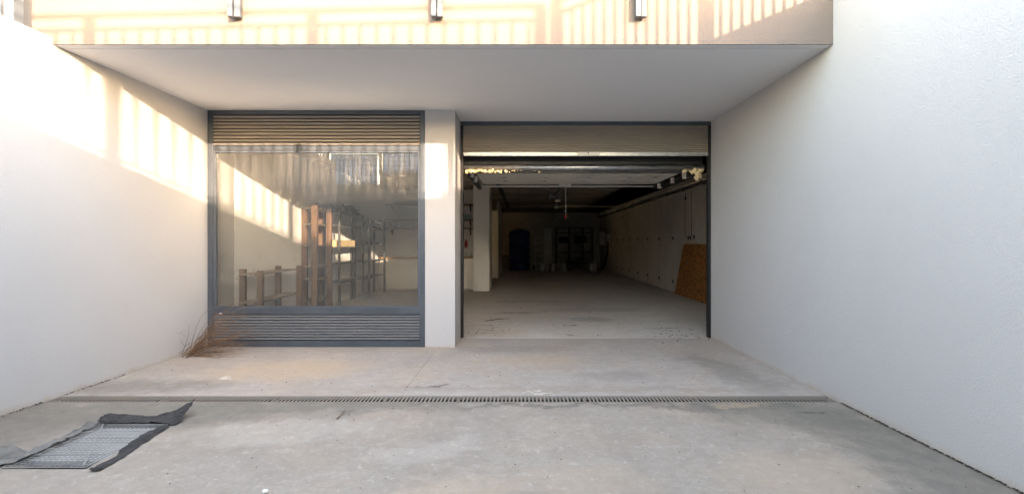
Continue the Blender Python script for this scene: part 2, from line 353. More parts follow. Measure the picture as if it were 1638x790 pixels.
# upper ground round the sunken yard, out to the horizon
m = MB(); G = 900; zg = 3.05
for (a, b, c, d) in ((-G, -16.0, -G, G), (XR + 0.25, G, -G, G), (-16.0, XR + 0.25, -G, ZB - 0.25), (-16.0, XL - 0.25, 2.21, G), (XL - 0.25, XR + 0.25, 27.0, G)):
    m.sheet(a, b, c, d, zg)
o = m.build('ground', DIRT, world=True); tag(o, kind='structure')
m = MB(); m.hexa([(-16, ZB, zg - 0.3), (-9, ZB, -0.3), (-9, 1.96, -0.3), (-16, 1.96, zg - 0.3), (-16, ZB, zg), (-9, ZB, 0), (-9, 1.96, 0), (-16, 1.96, zg)])
o = m.build('driveway_ramp', APRON, world=True); tag(o, kind='structure')

# ---- yard walls
LWT = 3.25
lw = MB().box(XL - 0.25, XL, 1.96, ZW + 0.6, -0.5, LWT).build('yard_wall', WHITE)
tag(lw, 'white rendered wall on the left, crossed by a sunlit band with railing shadows', 'wall')
rw = MB().box(XR, XR + 0.25, ZB - 0.25, ZG + 0.03, -0.5, 3.64).build('yard_wall', WHITE)
tag(rw, 'tall white rendered wall on the right, wholly in shade', 'wall')
def kerb(x): return 3.47 + 0.022 * (x + 0.5)
bw = empty('retaining_wall', (-1.0, ZB, 0), 'grey stepped concrete wall reflected in the shop window glass', 'wall')
q = MB(); x0, x1 = -4.0, XR
q.hexa([(x0, ZB - .25, -.5), (x1, ZB - .25, -.5), (x1, ZB, -.5), (x0, ZB, -.5), (x0, ZB - .25, kerb(x0)), (x1, ZB - .25, kerb(x1)), (x1, ZB, kerb(x1)), (x0, ZB, kerb(x0))])
q.build('wall_section', RWALL, bw)
MB().box(-16.0, -4.0, ZB - .25, ZB, -.5, 3.08).build('wall_section', RWALL, bw)
sw = MB().box(-16.0, XL - 0.25, 1.96, 2.21, -0.5, 3.25).build('retaining_wall', RWALL)
tag(sw, 'grey concrete wall leading away left behind the end of the white wall', 'wall')

# ---- railings
def railing(name, pa, pb, za, zb, height, subgap, posts, step, label, added_sheet=None, botgap=0.05):
    """pa, pb: plan ends; za, zb: kerb height there; posts: fractions along"""
    pa = Vector((*pa, 0)); pb = Vector((*pb, 0)); L = (pb - pa).length; d = (pb - pa) / L
    e = empty(name, (*pa.lerp(pb, .5).xy, min(za, zb)), label, 'railing')
    at = lambda s, h: Vector((*(pa + d * s).xy, za + (zb - za) * s / L + h))
    MB().bar(at(-0.03, height), at(L + .03, height), 0.06, 0.045).build('handrail', RAILM, e)
    MB().bar(at(0, height - subgap), at(L, height - subgap), 0.04, 0.035).build('upper_rail', RAILM, e)
    MB().bar(at(0, botgap + 0.015), at(L, botgap + 0.015), 0.04, 0.03).build('lower_rail', RAILM, e)
    for s in posts:
        MB().bar(at(s, -0.1 if False else 0.001), at(s, height - 0.02), 0.08, 0.08).build('post', RAILM, e)
    ps = sorted(posts); proto = None
    if added_sheet:
        a_, b2 = pa + d * added_sheet[0], pa + d * added_sheet[1]; hm = (height + 0.0) / 2
        MB().bar((a_.x, a_.y - .034, za + hm + .01), (b2.x, b2.y - .034, za + hm + .01), 0.004, height + .03).build('added_blue_sheet', ADDSHEET, e)  # added translucent sheet, gives the reflection in the shop glass its blue-grey
    s = step / 2
    while s < L:
        if all(abs(s - k) > 0.06 for k in ps):
            a, b_ = at(s, botgap + 0.028), at(s, height - subgap - 0.016)
            if proto is None:
                proto = MB().bar(a, b_, 0.024, 0.024).build('baluster', RAILM, e); a0 = a
            else:
                c = proto.copy(); COL.objects.link(c); c.parent = e; c.location = a - a0
        s += step
    return e
zb_ = ZB - 0.1
def added_sheet_mat():  # blue of the glass reflection, carried by a made-up backlit sheet
    m = bpy.data.materials.new('added_sheet_blue_grey'); m.use_nodes = True; t = m.node_tree; t.nodes.clear()
    out = N(t, 'ShaderNodeOutputMaterial'); df = N(t, 'ShaderNodeBsdfDiffuse'); tl = N(t, 'ShaderNodeBsdfTranslucent'); mx = N(t, 'ShaderNodeMixShader')
    c = mix_(t, noise_(t, pos(t), 3, 4, 0.6), (0.50, 0.63, 0.80), (0.58, 0.70, 0.84))
    setin(t, df.inputs[0], c); setin(t, tl.inputs[0], c); mx.inputs[0].default_value = 0.5
    t.links.new(df.outputs[0], mx.inputs[1]); t.links.new(tl.outputs[0], mx.inputs[2]); t.links.new(mx.outputs[0], out.inputs[0]); return m
ADDSHEET = added_sheet_mat()
railing('railing', (-4.0, zb_), (XR + 0.04, zb_), kerb(-4.0), kerb(XR), 1.075, 0.125, (0.0, 2.81, 4.82, 6.87), 0.152, 'grey metal railing on the wall behind the yard, its balusters shadowed on the cream fascia', added_sheet=(0.05, 1.15))
railing('railing', (-6.3, zb_), (-4.06, zb_), 3.08, 3.08, 0.86, 0.12, (0.0, ), 0.13, 'lower grey railing panel seen reflected at the top of the shop window', added_sheet=(0.05, 2.2))
railing('railing', (XR + 0.12, zb_ + 0.12), (XR + 0.12, 6.2), 3.64, 3.64, 1.0, 0.125, (0.0, 2.57, 5.15), 0.18, 'grey metal railing on top of the right wall, seen only by its shadow', botgap=0.05)
railing('railing', (XL - 0.14, 2.05), (XL - 0.14, 4.05), LWT, LWT, 1.0, 0.12, (0.0, 1.98), 0.15, 'grey metal railing standing on the left wall top in the corner of the photo', botgap=0.02)

# ================================================================== BUILDING
B = empty('garage_building', (0, ZG, 0), 'white rendered building with a shop window, an open garage and a cream upper fascia', 'building')
# canopy slab: soffit with drip groove, cream fascia
MB().box(XL - 0.0, XR, ZS + 0.11, ZW + 0.62, ZT, ZT + 0.28).build('soffit', SOFF, B)
MB().box(XL + 0.002, XR - 0.002, ZS + 0.012, ZS + 0.095, ZT - 0.001, ZT + 0.03).build('drip_edge', SOFF, B)
MB().box(-5.2, XR - 0.001, ZS, ZS + 0.2, ZT + 0.031, 4.05).build('fascia', CREAM, B)
MB().box(XL - 0.0, XR - 0.001, ZS, ZS + 0.012, ZT, ZT + 0.03).build('fascia_lip', CREAM, B)
MB().box(-5.2, XR - .001, ZS + 0.2, 7.6, 3.75, 3.9).build('balcony_slab', SOFF, B)
MB().box(-5.2, XR - .001, 7.2, 7.45, 3.9, 6.8).build('upper_wall', CREAM, B)
# pillar between window and garage
XP0, XP1 = -1.264, -0.862
MB().box(XP0, XP1, ZW, ZG + 0.05, 0.0, ZT - 0.001).build('pillar', WHITE, B)
# interior shell
MB().box(XL - 0.25, XL, ZW + 0.605, 14.5, 0.0, ZC).build('interior_wall', plaster('interior_white', (0.84, 0.84, 0.84), bump=0.3), B)
MB().box(XL - 0.25, -1.325, 14.5, 14.7, 0.0, ZC).build('interior_wall', INPL, B)
MB().box(-1.32, -0.85, 13.5, 14.7, 0.0, ZC, 0.006).build('pillar', INPL, B)
MB().box(-1.16, -0.81, 18.5, 22.0, 0.0, ZC, 0.006).build('interior_wall', INPL, B)
MB().box(-1.10, -0.86, 18.0, 18.45, ZC - 0.4, ZC).build('ceiling_beam', CEIL, B)
MB().box(-6.0, XI + .25, 25.6, 25.85, 0.0, ZC).build('back_wall', CWALL, B)
MB().box(-6.2, -6.0, 14.7, 25.85, 0.0, ZC).build('interior_wall', CWALL, B)
MB().box(-6.0, XL, 14.71, 25.6, -0.3, 0.0).build('floor_strip', GFLR, B)
MB().box(XR + 0.10, XI + .05, ZG + 0.02, ZG + 0.25, 0.0, 3.6).build('interior_wall', WHITE, B)
MB().box(-6.2, XI + .3, ZW + 0.62 + 0.001, 25.85, ZC, ZC + 0.35).build('ceiling', CEIL, B)
# cast side wall in formwork panels with recessed joints
cw = MB().box(XI + 0.02, XI + 0.25, 7.15, 25.6, 0.0, ZC).build('side_wall', CWALL, B)
zz = 7.2; ys = [7.2, 8.45, 9.70, 10.95, 12.2, 13.42, 14.75, 16.05, 17.38, 18.68, 19.9, 21.15, 22.45, 23.75, 25.0, 25.6]
for a, b in zip(ys, ys[1:]):
    MB().box(XI, XI + 0.02, a + 0.014, b - 0.014, 0.0, 2.795, 0.004).build('concrete_panel', CWALL, cw)
MB().box(XI + 0.004, XI + 0.02, 7.2, 25.6, 2.81, ZC).build('concrete_panel', CWALL, cw)
th0 = None
holes = [(y, z) for y in ys[2:-1] for z in (1.53, 0.30)] + [(12.4, 2.58), (12.05, 1.53), (11.8, 1.55), (19.9, 2.5)]
for (y, z) in holes:
    if th0 is None:
        q = MB().tube([(XI - 0.006, y, z), (XI + 0.002, y, z)], 0.055, 10); th0 = q.build('tie_hole', BLACKM, cw); y0_, z0_ = y, z
    else:
        c = th0.copy(); COL.objects.link(c); c.parent = cw; c.location = (0, y - y0_, z - z0_); s = random.uniform(.8, 1.3)

# ---- shop window: frame, louvres, pane
def zrow(y, Z): return H - (y - CY) * Z / F
W = bpy.data.objects.new('shop_window', None); COL.objects.link(W); W.parent = B; W.location = Vector((-2.73, ZW, 0)) - B.location
W['label'] = 'shop window with anthracite frame, louvres above and below the glass'
fx0, fx1 = XL + 0.002, XP0 - 0.002
za = lambda y: zrow(y, ZW)
zt = ZT - 0.002
def wbar(x0, x1, z0, z1, y0=0.0, y1=0.08, mt=SLATE, name='frame', bev=0.004):
    return MB().box(x0, x1, ZW + y0, ZW + y1, z0, z1, bev).build(name, mt, W)
wbar(fx0, fx0 + 0.07, 0.0, zt); wbar(fx1 - 0.07, fx1, 0.0, zt)
wbar(fx0 + 0.071, fx1 - 0.071, zt - 0.055, zt)
wbar(fx0 + 0.071, fx1 - 0.071, za(241), za(233), 0.004)
wbar(fx0 + 0.071, fx1 - 0.071, za(503), za(492), 0.004)
wbar(fx0 + 0.071, fx1 - 0.071, 0.002, za(545), 0.004)
gx0, gx1 = fx0 + 0.071, fx1 - 0.071
for (a, b, c, d) in ((gx0, gx0 + 0.028, za(492), za(241)), (gx1 - 0.028, gx1, za(492), za(241)), (gx0 + .029, gx1 - .029, za(244), za(241)), (gx0 + .029, gx1 - .029, za(492), za(490))):
    wbar(a, b, c + .0005, d - .0005, 0.012, 0.06, POSTM, 'glazing_bead', 0.002)
MB().box(gx0 + .01, gx1 - .01, ZW + 0.045, ZW + 0.0455, za(491), za(242)).build('glass_pane', GLASS, W)
def louvres(z0, z1, n, mt):
    h = (z1 - z0) / n
    for i in range(n):
        z = z0 + i * h
        pr = [(ZW + 0.018, z + 0.006), (ZW + 0.010, z + 0.012), (ZW + 0.012, z + h * 0.62), (ZW + 0.030, z + h * 0.86), (ZW + 0.046, z + h * 1.02), (ZW + 0.05, z + h * 0.98), (ZW + 0.036, z + h * 0.7), (ZW + 0.022, z + h * 0.5)]
        j = random.uniform(-.0015, .0015)
        MB().extrude_x([(y + j, zz_ + j) for y, zz_ in pr], gx0 + .001, gx1 - .001).build('louvre_slat', mt, W)
louvres(za(232.5), zt - 0.057, 9, SLATU)
louvres(za(544.5), za(503.5), 9, SLATL)
MB().box(gx0, gx1, ZW + 0.07, ZW + 0.078, za(232.5), zt - .056).build('louvre_backing', BLACKM, W)
MB().box(gx0, gx1, ZW + 0.07, ZW + 0.078, za(544.5), za(503.5)).build('louvre_backing', BLACKM, W)

# ---- roller shutter over the garage opening
S = bpy.data.objects.new('roller_shutter', None); COL.objects.link(S); S.parent = B; S.location = Vector((0.98, ZG, 2.7)) - B.location
S['label'] = 'dusty tan roller shutter, rolled up'
sx0, sx1 = XP1 + 0.006, XR - 0.002
MB().box(sx0, sx1, ZG, ZG + 0.1, zrow(200, ZG), ZT - 0.002, 0.004).build('top_rail', SLATE, S)
for a in (sx0, sx1 - 0.035): MB().box(a, a + 0.035, ZG + 0.001, ZG + 0.09, 0.003, zrow(200.4, ZG), 0.003).build('guide_rail', BLACKM, S)
n = 13; z1 = zrow(200.6, ZG); z0 = zrow(243, ZG); h = (z1 - z0) / n
for i in range(n):
    z = z0 + i * h
    pr = [(ZG + 0.034, z + .001), (ZG + 0.024, z + h * .10), (ZG + 0.017, z + h * .35), (ZG + 0.017, z + h * .6), (ZG + 0.024, z + h * .84), (ZG + 0.034, z + h * .985), (ZG + 0.04, z + h * .985), (ZG + 0.04, z + .001)]
    MB().extrude_x(pr, sx0 + .036, sx1 - .036).build('shutter_slat', SHUT, S)
MB().box(sx0 + .036, sx1 - .036, ZG + 0.012, ZG + 0.045, zrow(249.5, ZG), z0, 0.005).build('bottom_bar', GALV, S)
xm = P(941, 246, ZG).x
MB().extrude_x([(ZG + 0.004, z0 - .05), (ZG + 0.0115, z0 - .052), (ZG + 0.0115, z0 - .002), (ZG + 0.006, z0 - .004)], xm - 0.16, xm + 0.16).build('lock_plate', WHITEM, S)
MB().tube([(xm, ZG - .002, z0 - .02), (xm, ZG + .012, z0 - .02)], 0.009, 8).build('keyhole', BLACKM, S)

# ---- sectional door folded up under the ceiling
D = bpy.data.objects.new('sectional_door', None); COL.objects.link(D); D.parent = B; D.location = Vector((0.98, 7.2, 2.5)) - B.location
D['label'] = 'pale sectional garage door pushed up flat under the ceiling'
zd = 2.575
yy = 7.34
for i in range(4):
    MB().box(-0.72, 2.72, yy + .003, yy + .512, zd, zd + 0.045, 0.006).build('door_panel', WHITEM, D)
    for xh in (-0.3, 0.45, 1.2, 1.95, 2.4):
        MB().box(xh, xh + 0.07, yy - 0.02, yy + 0.03, zd - 0.012, zd - .001).build('hinge', GALV, D)
    yy += 0.515
MB().tube([(sx0 + .02, 7.12, 2.545), (sx1 - .02, 7.12, 2.545)], 0.042, 14).build('torsion_tube', GALV, D, True)
MB().box(sx0 + .02, sx1 - .02, 7.15, 7.2, 2.47, 2.505).build('rubber_seal', BLACKM, D)
MB().box(sx0 + .02, sx1 - .02, 7.16, 7.20, 2.60, 3.04).build('unlit_gap_board', BLACKM, D)  # black board stands for the unlit box above the torsion tube
for sx, sgn in ((-0.80, 1), (2.79, -1)):
    MB().bar((sx, 7.16, 2.50), (sx, 9.72, 2.53), 0.05, 0.07).build('track', BLACKM, D)
    for k, yb in enumerate((7.75, 8.35, 9.15) if sgn < 0 else (7.55, 8.2)):
        MB().box(sx + sgn * .03 - .035, sx + sgn * .03 + .035, yb, yb + .09, 2.47, 2.565, 0.008).build('roller_bracket', WHITEM, D)
MB().box(-0.8, 2.79, 9.70, 9.73, 2.555, 2.585).build('cross_bar', WHITEM, D)
ob = MB().box(0.82, 1.06, 9.45, 9.68, 2.555, 2.63, 0.015).build('opener_bracket', WHITEM, D)
MB().bar((0.94, 9.7, 2.62), (0.94, 12.6, 2.66), 0.05, 0.04).build('opener_rail', GREYM, D)
MB().box(0.80, 1.08, 12.5, 12.9, 2.58, 2.75, 0.02).build('opener_motor', GREYM, D)
c = MB(); c.tube([(0.96, 9.6, 2.56), (0.962, 9.6, 2.25), (0.958, 9.6, 1.98)], 0.0035, 6); c.build('pull_cord', WPLAS, D)
MB().lathe((0.958, 9.6, 1.90), [(0.008, 0), (0.013, 0.012), (0.013, 0.05), (0.006, 0.08)], 10).build('cord_handle', RED, D, True)
fm = MB()
for k in range(90):
    x = sx0 + 0.05 + abs(random.gauss(0, 0.42)) if k < 62 else sx1 - 0.05 - abs(random.gauss(0, 0.17))
    if x > sx1 - .03: continue
    r = random.uniform(0.006, 0.02) * (1.5 if k >= 62 else 1)
    fm.blob((x, 7.09 + random.uniform(-.02, .02), 2.50 - random.uniform(0, .03)), (r * 1.4, r, r * random.uniform(.8, 2.0)), k, 0.5, 1)
o = fm.build('foam_beads', FOAM, D, True); o['kind'] = 'stuff'
fm = MB()
for k in range(8): fm.blob((sx1 - .1 + random.uniform(-.05, .03), 7.08, 2.46 - k * 0.012), (0.04, .03, .03), k, 0.6, 1)
o = fm.build('foam_clump', FOAM, D, True)

# ---- balcony posts hanging over the fascia edge
br = empty('balcony_railing', (0.1, 4.1, 3.43), 'three grey square posts of the balcony railing fixed to the cream fascia', 'railing')
for k, x in enumerate((369.5, 697, 1026)):
    X = P(x, 0, 4.12).x
    MB().box(X - 0.062 + .018, X + 0.062 - .062, 4.13, 4.19, 3.40, 4.9, 0.004).build('post', POSTM, br)
    MB().box(X + 0.005, X + 0.055, 4.15, 4.19, 3.405, 4.9, 0.004).build('post', POSTM, br)
    MB().box(X - 0.035, X + 0.045, 4.191, ZS - .001, 3.42, 3.95, 0.003).build('fixing_plate', SLATE, br)
MB().bar((-4.6, 4.16, 4.93), (2.7, 4.16, 4.93), 0.06, 0.05).build('handrail', GALV, br)

# ================================================================== DRAIN
dr = empty('channel_drain', (-0.7, 4.22, 0), 'long slotted drain channel crossing the concrete from wall to wall', 'drain')
MB().box(XL + .001, XR - .001, 4.131, 4.309, -0.2, -0.19).build('channel_bed', LEAFD, dr)
MB().box(XL + .001, XR - .001, 4.131, 4.141, -0.19, -0.003).build('channel_side', LEAFD, dr)
MB().box(XL + .001, XR - .001, 4.299, 4.309, -0.19, -0.003).build('channel_side', LEAFD, dr)
GRM = mat('weathered_grate', (0.33, 0.30, 0.265), 0.7, 0.25, 5, 60, 0.2, 0.002, 0.0, tint=(0.30, 0.24, 0.19))
x = XL + 0.004; k = 0
secs = [(-4.196, -3.20), (-3.20, -2.20), (-2.20, -1.20), (-1.20, -0.545), (-0.545, 0.59), (0.59, 1.60), (1.60, 2.826)]
for (a, b) in secs:
    g = MB(); g.box(a + .003, b - .003, 4.142, 4.160, -0.026, -0.001); g.box(a + .003, b - .003, 4.280, 4.298, -0.026, -0.001)
    g.box(a + .003, a + .012, 4.1601, 4.2799, -0.026, -0.001); g.box(b - .012, b - .003, 4.1601, 4.2799, -0.026, -0.001)
    go = g.build('grate', GRM, dr)
    s = MB(); nb = round((b - a - .03) / 0.034); st = (b - a - .024) / nb
    for i in range(nb - 1):
        xb = a + 0.012 + (i + 1) * st; s.box(xb - .0075, xb + .0075, 4.1602, 4.2798, -0.0045, -0.0025)
    so = s.build('grate_bars', GRM, go); so['kind'] = 'stuff'

# ================================================================== FLOOR PIT with mesh panel and cloth
pit = MB(); pit.box(GX0, GX1, GY0, GY1, -0.5, -0.45)
MB().box(GX0 + .001, GX1 - .001, GY0 + 0.15, GY1 - .001, -0.05, -0.02).build('pit_cover', mat('pale_cement', (0.52, 0.51, 0.49), 0.9, 0.15, 6, 60, 0.3, 0.003)).location.z += 0
bpy.data.objects['pit_cover']['label'] = 'pale cement slab lying under the wire mesh in the floor opening'; bpy.data.objects['pit_cover']['category'] = 'slab'
o = pit.build('pit_bed', LEAFD, world=True); tag(o, kind='structure')
gp = empty('mesh_panel', ((GX0 + GX1) / 2, (GY0 + GY1) / 2, 0), 'rectangular galvanised wire mesh panel over the floor opening at lower left', 'grating')
MESHM = mat('bright_galvanised_wire', (0.36, 0.36, 0.355), 0.45, 0.15, 9, 60, 0.1, 0.001, 0.3)
g = MB(); e_ = 0.012
for (a, b) in (((GX0, GY0), (GX1, GY0)), ((GX1, GY0), (GX1, GY1)), ((GX1, GY1), (GX0, GY1)), ((GX0, GY1), (GX0, GY0))):
    g.bar((*a, 0.011), (*b, 0.011), 0.005, 0.006)
g.build('panel_frame', MESHM, gp)
g = MB()
for i in range(1, 15): g.box(GX0 + i * (GX1 - GX0) / 15 - .002, GX0 + i * (GX1 - GX0) / 15 + .002, GY0 + .009, GY1 - .009, 0.006, 0.010)
for i in range(1, 26): g.box(GX0 + .009, GX1 - .009, GY0 + i * (GY1 - GY0) / 26 - .0016, GY0 + i * (GY1 - GY0) / 26 + .0016, 0.0101, 0.0122)
o = g.build('mesh_wires', MESHM, gp); o['kind'] = 'stuff'
g = MB(); g.bar((GX0 + .03, GY1 - .01, .0165), (GX0 + .27, GY0 + .33, .0165), .008, .004); g.bar((GX0 + .27, GY0 + .33, .0165), (GX1 - .02, GY0 + .01, .0165), .008, .004)
for yb in (3.08, 3.17, 3.27, 3.34, 3.46): g.bar((GX0 + .01, yb, .016), (GX1 - .01, yb + .004, .016), .006, .003)
g.build('brace_strip', MESHM, gp)
GEOTG = mat('dusty_geotextile', (0.17, 0.16, 0.15), 0.95, 0.35, 6, 140, 0.7, 0.004, tint=(0.30, 0.29, 0.26))
def cloth(name, px, label, lift=None, amp=0.02, seed=0, cuts=4, mt=None):
    bm = bmesh.new(); vs = [bm.verts.new(FL(x, y)) for x, y in px]
    bm.faces.new(vs); bmesh.ops.triangulate(bm, faces=bm.faces)
    for _ in range(cuts): bmesh.ops.subdivide_edges(bm, edges=[e for e in bm.edges if e.calc_length() > 0.035], cuts=1); bmesh.ops.triangulate(bm, faces=bm.faces)
    for v in bm.verts:
        q = v.co
        n_ = mnoise.noise(Vector((q.x * 7 + seed, q.y * 7, 0))) * .6 + mnoise.noise(Vector((q.x * 19, q.y * 23 + seed, 3))) * .4
        z = (0.021 if GX0 - .03 < q.x < GX1 + .03 and GY0 - .03 < q.y < GY1 + .03 else 0.006) + (abs(n_) ** 1.3) * amp * 1.6 + mnoise.noise(Vector((q.x * 45, q.y * 45, seed))) * .007
        if lift: z += lift(q)
        q.x += mnoise.noise(Vector((q.x * 17, q.y * 17, seed + 9))) * .022; q.y += mnoise.noise(Vector((q.x * 23, q.y * 23, seed + 4))) * .014; q.z = max(z, 0.0195 if GX0 - .03 < q.x < GX1 + .03 and GY0 - .03 < q.y < GY1 + .03 else 0.005)
    r = bmesh.ops.solidify(bm, geom=bm.faces[:], thickness=0.002)
    m_ = MB(); m_.bm.free(); m_.bm = bm
    o = m_.build(name, mt or GEOTX); return tag(o, label, 'cloth')
tip = FL(315, 658)
cloth('geotextile_sheet', [(156, 676), (160, 668), (176, 663), (240, 667), (283, 667), (315, 657), (300, 668), (282, 681), (230, 681), (165, 681)],
      'black geotextile strip crumpled along the far edge of the mesh, corner lifted', lambda q: max(0, .10 - (q - Vector((tip.x, tip.y, q.z))).length * .35), 0.022, 1)
cloth('geotextile_sheet', [(0, 748), (-30, 745), (-20, 722), (0, 717), (18, 711), (44, 724), (90, 704), (146, 676), (163, 680), (110, 706), (60, 729), (22, 745)],
      'grey geotextile strip lying along the left edge of the mesh towards the wall', None, 0.025, 5, mt=GEOTG)
cloth('geotextile_sheet', [(272, 683), (260, 684), (236, 695), (214, 708), (186, 730), (154, 746), (142, 755), (156, 755), (190, 738), (218, 717), (246, 699)],
      'narrow dark geotextile strip curling along the right edge of the mesh', None, 0.015, 9)

# ================================================================== SHELVES IN THE SHOP
def shelf_unit(name, fl, fr, bl, brr, ztop, shelves, pw, mpost, mshelf, label, over=0.05, th=0.02, missing=()):
    c = (Vector(fl) + Vector(brr)) / 2
    e = empty(name, (c.x, c.y, 0.002), label, 'shelf')
    for k, p in enumerate((fl, fr, bl, brr)):
        if k in missing: continue
        dz = random.uniform(-.01, .02)
        MB().box(p[0] - pw[0] / 2, p[0] + pw[0] / 2, p[1] - pw[1] / 2, p[1] + pw[1] / 2, 0.002, ztop + dz, 0.003).build('post', mpost, e)
    for z in shelves:
        a, b, c_, d = [Vector((p[0], p[1], 0)) for p in (fl, fr, brr, bl)]
        u = (b - a).normalized() * over; ins = (d - a).normalized() * (pw[0] * .5 + .002)
        pts = [a - u + ins, b + u + ins, c_ + u - ins, d - u - ins]
        dz = random.uniform(-.004, .004)
        MB().hexa([p + Vector((0, 0, z + dz)) for p in pts] + [p + Vector((0, 0, z + th + dz)) for p in pts]).build('shelf_board', mshelf, e)
    return e
shelf_unit('wooden_shelf', (-3.78, 6.86), (-3.80, 8.12), (-4.13, 7.02), (-4.13, 8.05), 1.0, (0.52, 0.93), (0.085, 0.06), WOOD, BOARD, 'low brown wooden shelf with two boards, just behind the glass', 0.13, 0.022)
shelf_unit('wooden_shelf', (-3.72, 8.55), (-3.74, 9.25), (-4.12, 9.02), (-4.12, 9.75), 2.08, (0.30, 0.70, 0.93, 1.34, 1.74, 2.04), (0.10, 0.07), WOOD, BOARD, 'tall brown wooden shelf whose post tops catch the sun', 0.06, 0.022)
shelf_unit('metal_shelf', (-3.79, 9.9), (-3.83, 11.5), (-4.14, 9.98), (-4.14, 11.6), 2.08, (0.54, 0.95, 1.29, 1.77, 2.03), (0.04, 0.04), GREYM, GREYM, 'grey metal shelf beside the tall wooden one, yellow box on it', 0.02, 0.025)
shelf_unit('metal_shelf', (-3.75, 11.73), (-3.83, 13.36), (-4.14, 11.8), (-4.14, 13.4), 2.02, (0.49, 0.91, 1.33, 1.74, 1.98), (0.05, 0.05), GREYM, GREYM, 'farthest grey metal shelf near the shop back wall', 0.02, 0.025)
o = MB().box(-4.08, -3.86, 10.05, 11.05, 1.317, 1.46, 0.004).build('cardboard_box', CARD); tag(o, 'long yellow cardboard box on the grey metal shelf in the sun', 'box')
for k, (x, y, z, r, hh) in enumerate(((-3.9, 11.95, 0.9375, 0.07, 0.24), (-3.95, 12.2, 0.9375, 0.075, 0.2))):
    o = MB().lathe((x, y, z), [(r, 0), (r, hh * .75), (r * .5, hh * .88), (r * .3, hh * .9), (r * .3, hh)], 14).build('canister', WPLAS, smooth=False)
    tag(o, ('taller' if k == 0 else 'shorter') + ' white canister of two on the farthest metal shelf', 'canister')
o = MB().box(-4.0, -3.8, 12.2, 12.8, 1.3575, 1.43, 0.01).build('storage_box', DARKF); tag(o, 'flat dark box on the farthest metal shelf above the canisters', 'box')
for k, (x, y, z, r, lab) in enumerate(((-3.95, 10.2, 2.06, (0.17, 0.42, 0.15), 'lumpy dark sheet heaped on the near end of the metal shelf top'), (-3.95, 11.0, 2.06, (0.17, 0.40, 0.22), 'pointed dark sheet heaped on the far end of the metal shelf top'),
                                 (-3.93, 12.6, 1.77, (0.16, 0.45, 0.14), 'dark bundle lying under the top board of the farthest shelf'), (-3.95, 9.2, 2.068, (0.15, 0.26, 0.1), 'dark crumpled cloth on top of the tall wooden shelf'))):
    q = MB(); q.blob((x, y, z), r, k + 2, 0.55, 3)
    for v in q.bm.verts: v.co.z = max(v.co.z, z)
    o = q.build('cloth_bundle', DARKF, smooth=True); tag(o, lab, 'cloth bundle')
# long shelves on the shop back wall
wl = [(2.55, 'topmost rusty shelf on the shop back wall'), (2.08, 'middle rusty shelf on the shop back wall, teal carton on it'), (1.83, 'lowest rusty shelf on the shop back wall, above the pine counter')]
for z, lab in wl:
    e = empty('wall_shelf', (-2.7, 14.35, z), lab, 'shelf')
    MB().box(-4.1, -1.34, 14.2, 14.49, z, z + 0.022).build('shelf_board', RUST, e)
    for xb in (-3.9, -3.0, -2.1, -1.5): MB().hexa([(xb, 14.22, z - .03), (xb + .02, 14.22, z - .03), (xb + .02, 14.499, z - .2), (xb, 14.499, z - .2), (xb, 14.22, z - .001), (xb + .02, 14.22, z - .001), (xb + .02, 14.499, z - .001), (xb, 14.499, z - .001)]).build('bracket', RUST, e)
wb = empty('counter', (-2.7, 14.2, 0.0), 'white counter with a pine top along the shop back wall', 'counter')
MB().box(-4.19, -1.34, 14.05, 14.49, 0.002, 0.93).build('counter_front', INPL, wb)
MB().box(-4.19, -1.33, 13.97, 14.49, 0.931, 0.975, 0.003).build('counter_top', PINE, wb)
def small_box(name, x, y, z, sx, sy, sz, mt, lab, cat):
    o = MB().box(x - sx / 2, x + sx / 2, y - sy / 2, y + sy / 2, z, z + sz, min(sx, sz) * .06).build(name, mt); return tag(o, lab, cat)
small_box('carton', -1.58, 14.33, 2.103, 0.17, 0.12, 0.17, TEAL, 'small teal printed carton on the middle wall shelf by the white pillar', 'box')
small_box('carton', -1.6, 14.33, 1.853, 0.16, 0.14, 0.05, WPLAS, 'flat white carton on the lowest wall shelf by the pillar', 'box')
small_box('carton', -1.5, 14.25, 0.976, 0.13, 0.13, 0.12, WPLAS, 'small white carton on the counter by the pillar', 'box')
o = MB().lathe((-1.62, 14.4, 1.25), [(0.03, 0), (0.05, 0.04), (0.05, 0.17), (0.02, 0.22), (0.03, 0.25)], 12).build('fire_extinguisher', RED, smooth=False); tag(o, 'small red extinguisher on the back wall above the counter', 'fire extinguisher')
for k, (x, z, hh) in enumerate(((-3.7, 1.853, .12), (-3.3, 1.853, .08), (-2.95, 1.853, .15), (-2.55, 1.853, .1))):
    o = MB().lathe((x, 14.33, z), [(0.05, 0), (0.055, hh * .7), (0.03, hh)], 12).build('jar', WPLAS); tag(o, ('squat pale jar farthest left on the lowest back wall shelf', 'lowest of the pale jars on the back wall shelf, second from left', 'tallest of the pale jars on the back wall shelf', 'pale jar farthest right on the back wall shelf')[k], 'jar', 'jars on the shop back wall')

# ================================================================== GARAGE CONTENTS
# OSB board leaning on the side wall
q = MB(); t_ = 0.018
pb = [(4.30, 12.95, .004), (4.36, 12.42, 1.37), (4.375, 10.2, 1.37), (4.30, 10.2, .004)]
q.hexa([pb[0], pb[3], (pb[3][0] + t_, *pb[3][1:]), (pb[0][0] + t_, *pb[0][1:]), pb[1], pb[2], (pb[2][0] + t_, *pb[2][1:]), (pb[1][0] + t_, *pb[1][1:])])
tag(q.build('osb_board', OSB), 'orange brown strand board leaning against the garage side wall', 'board')
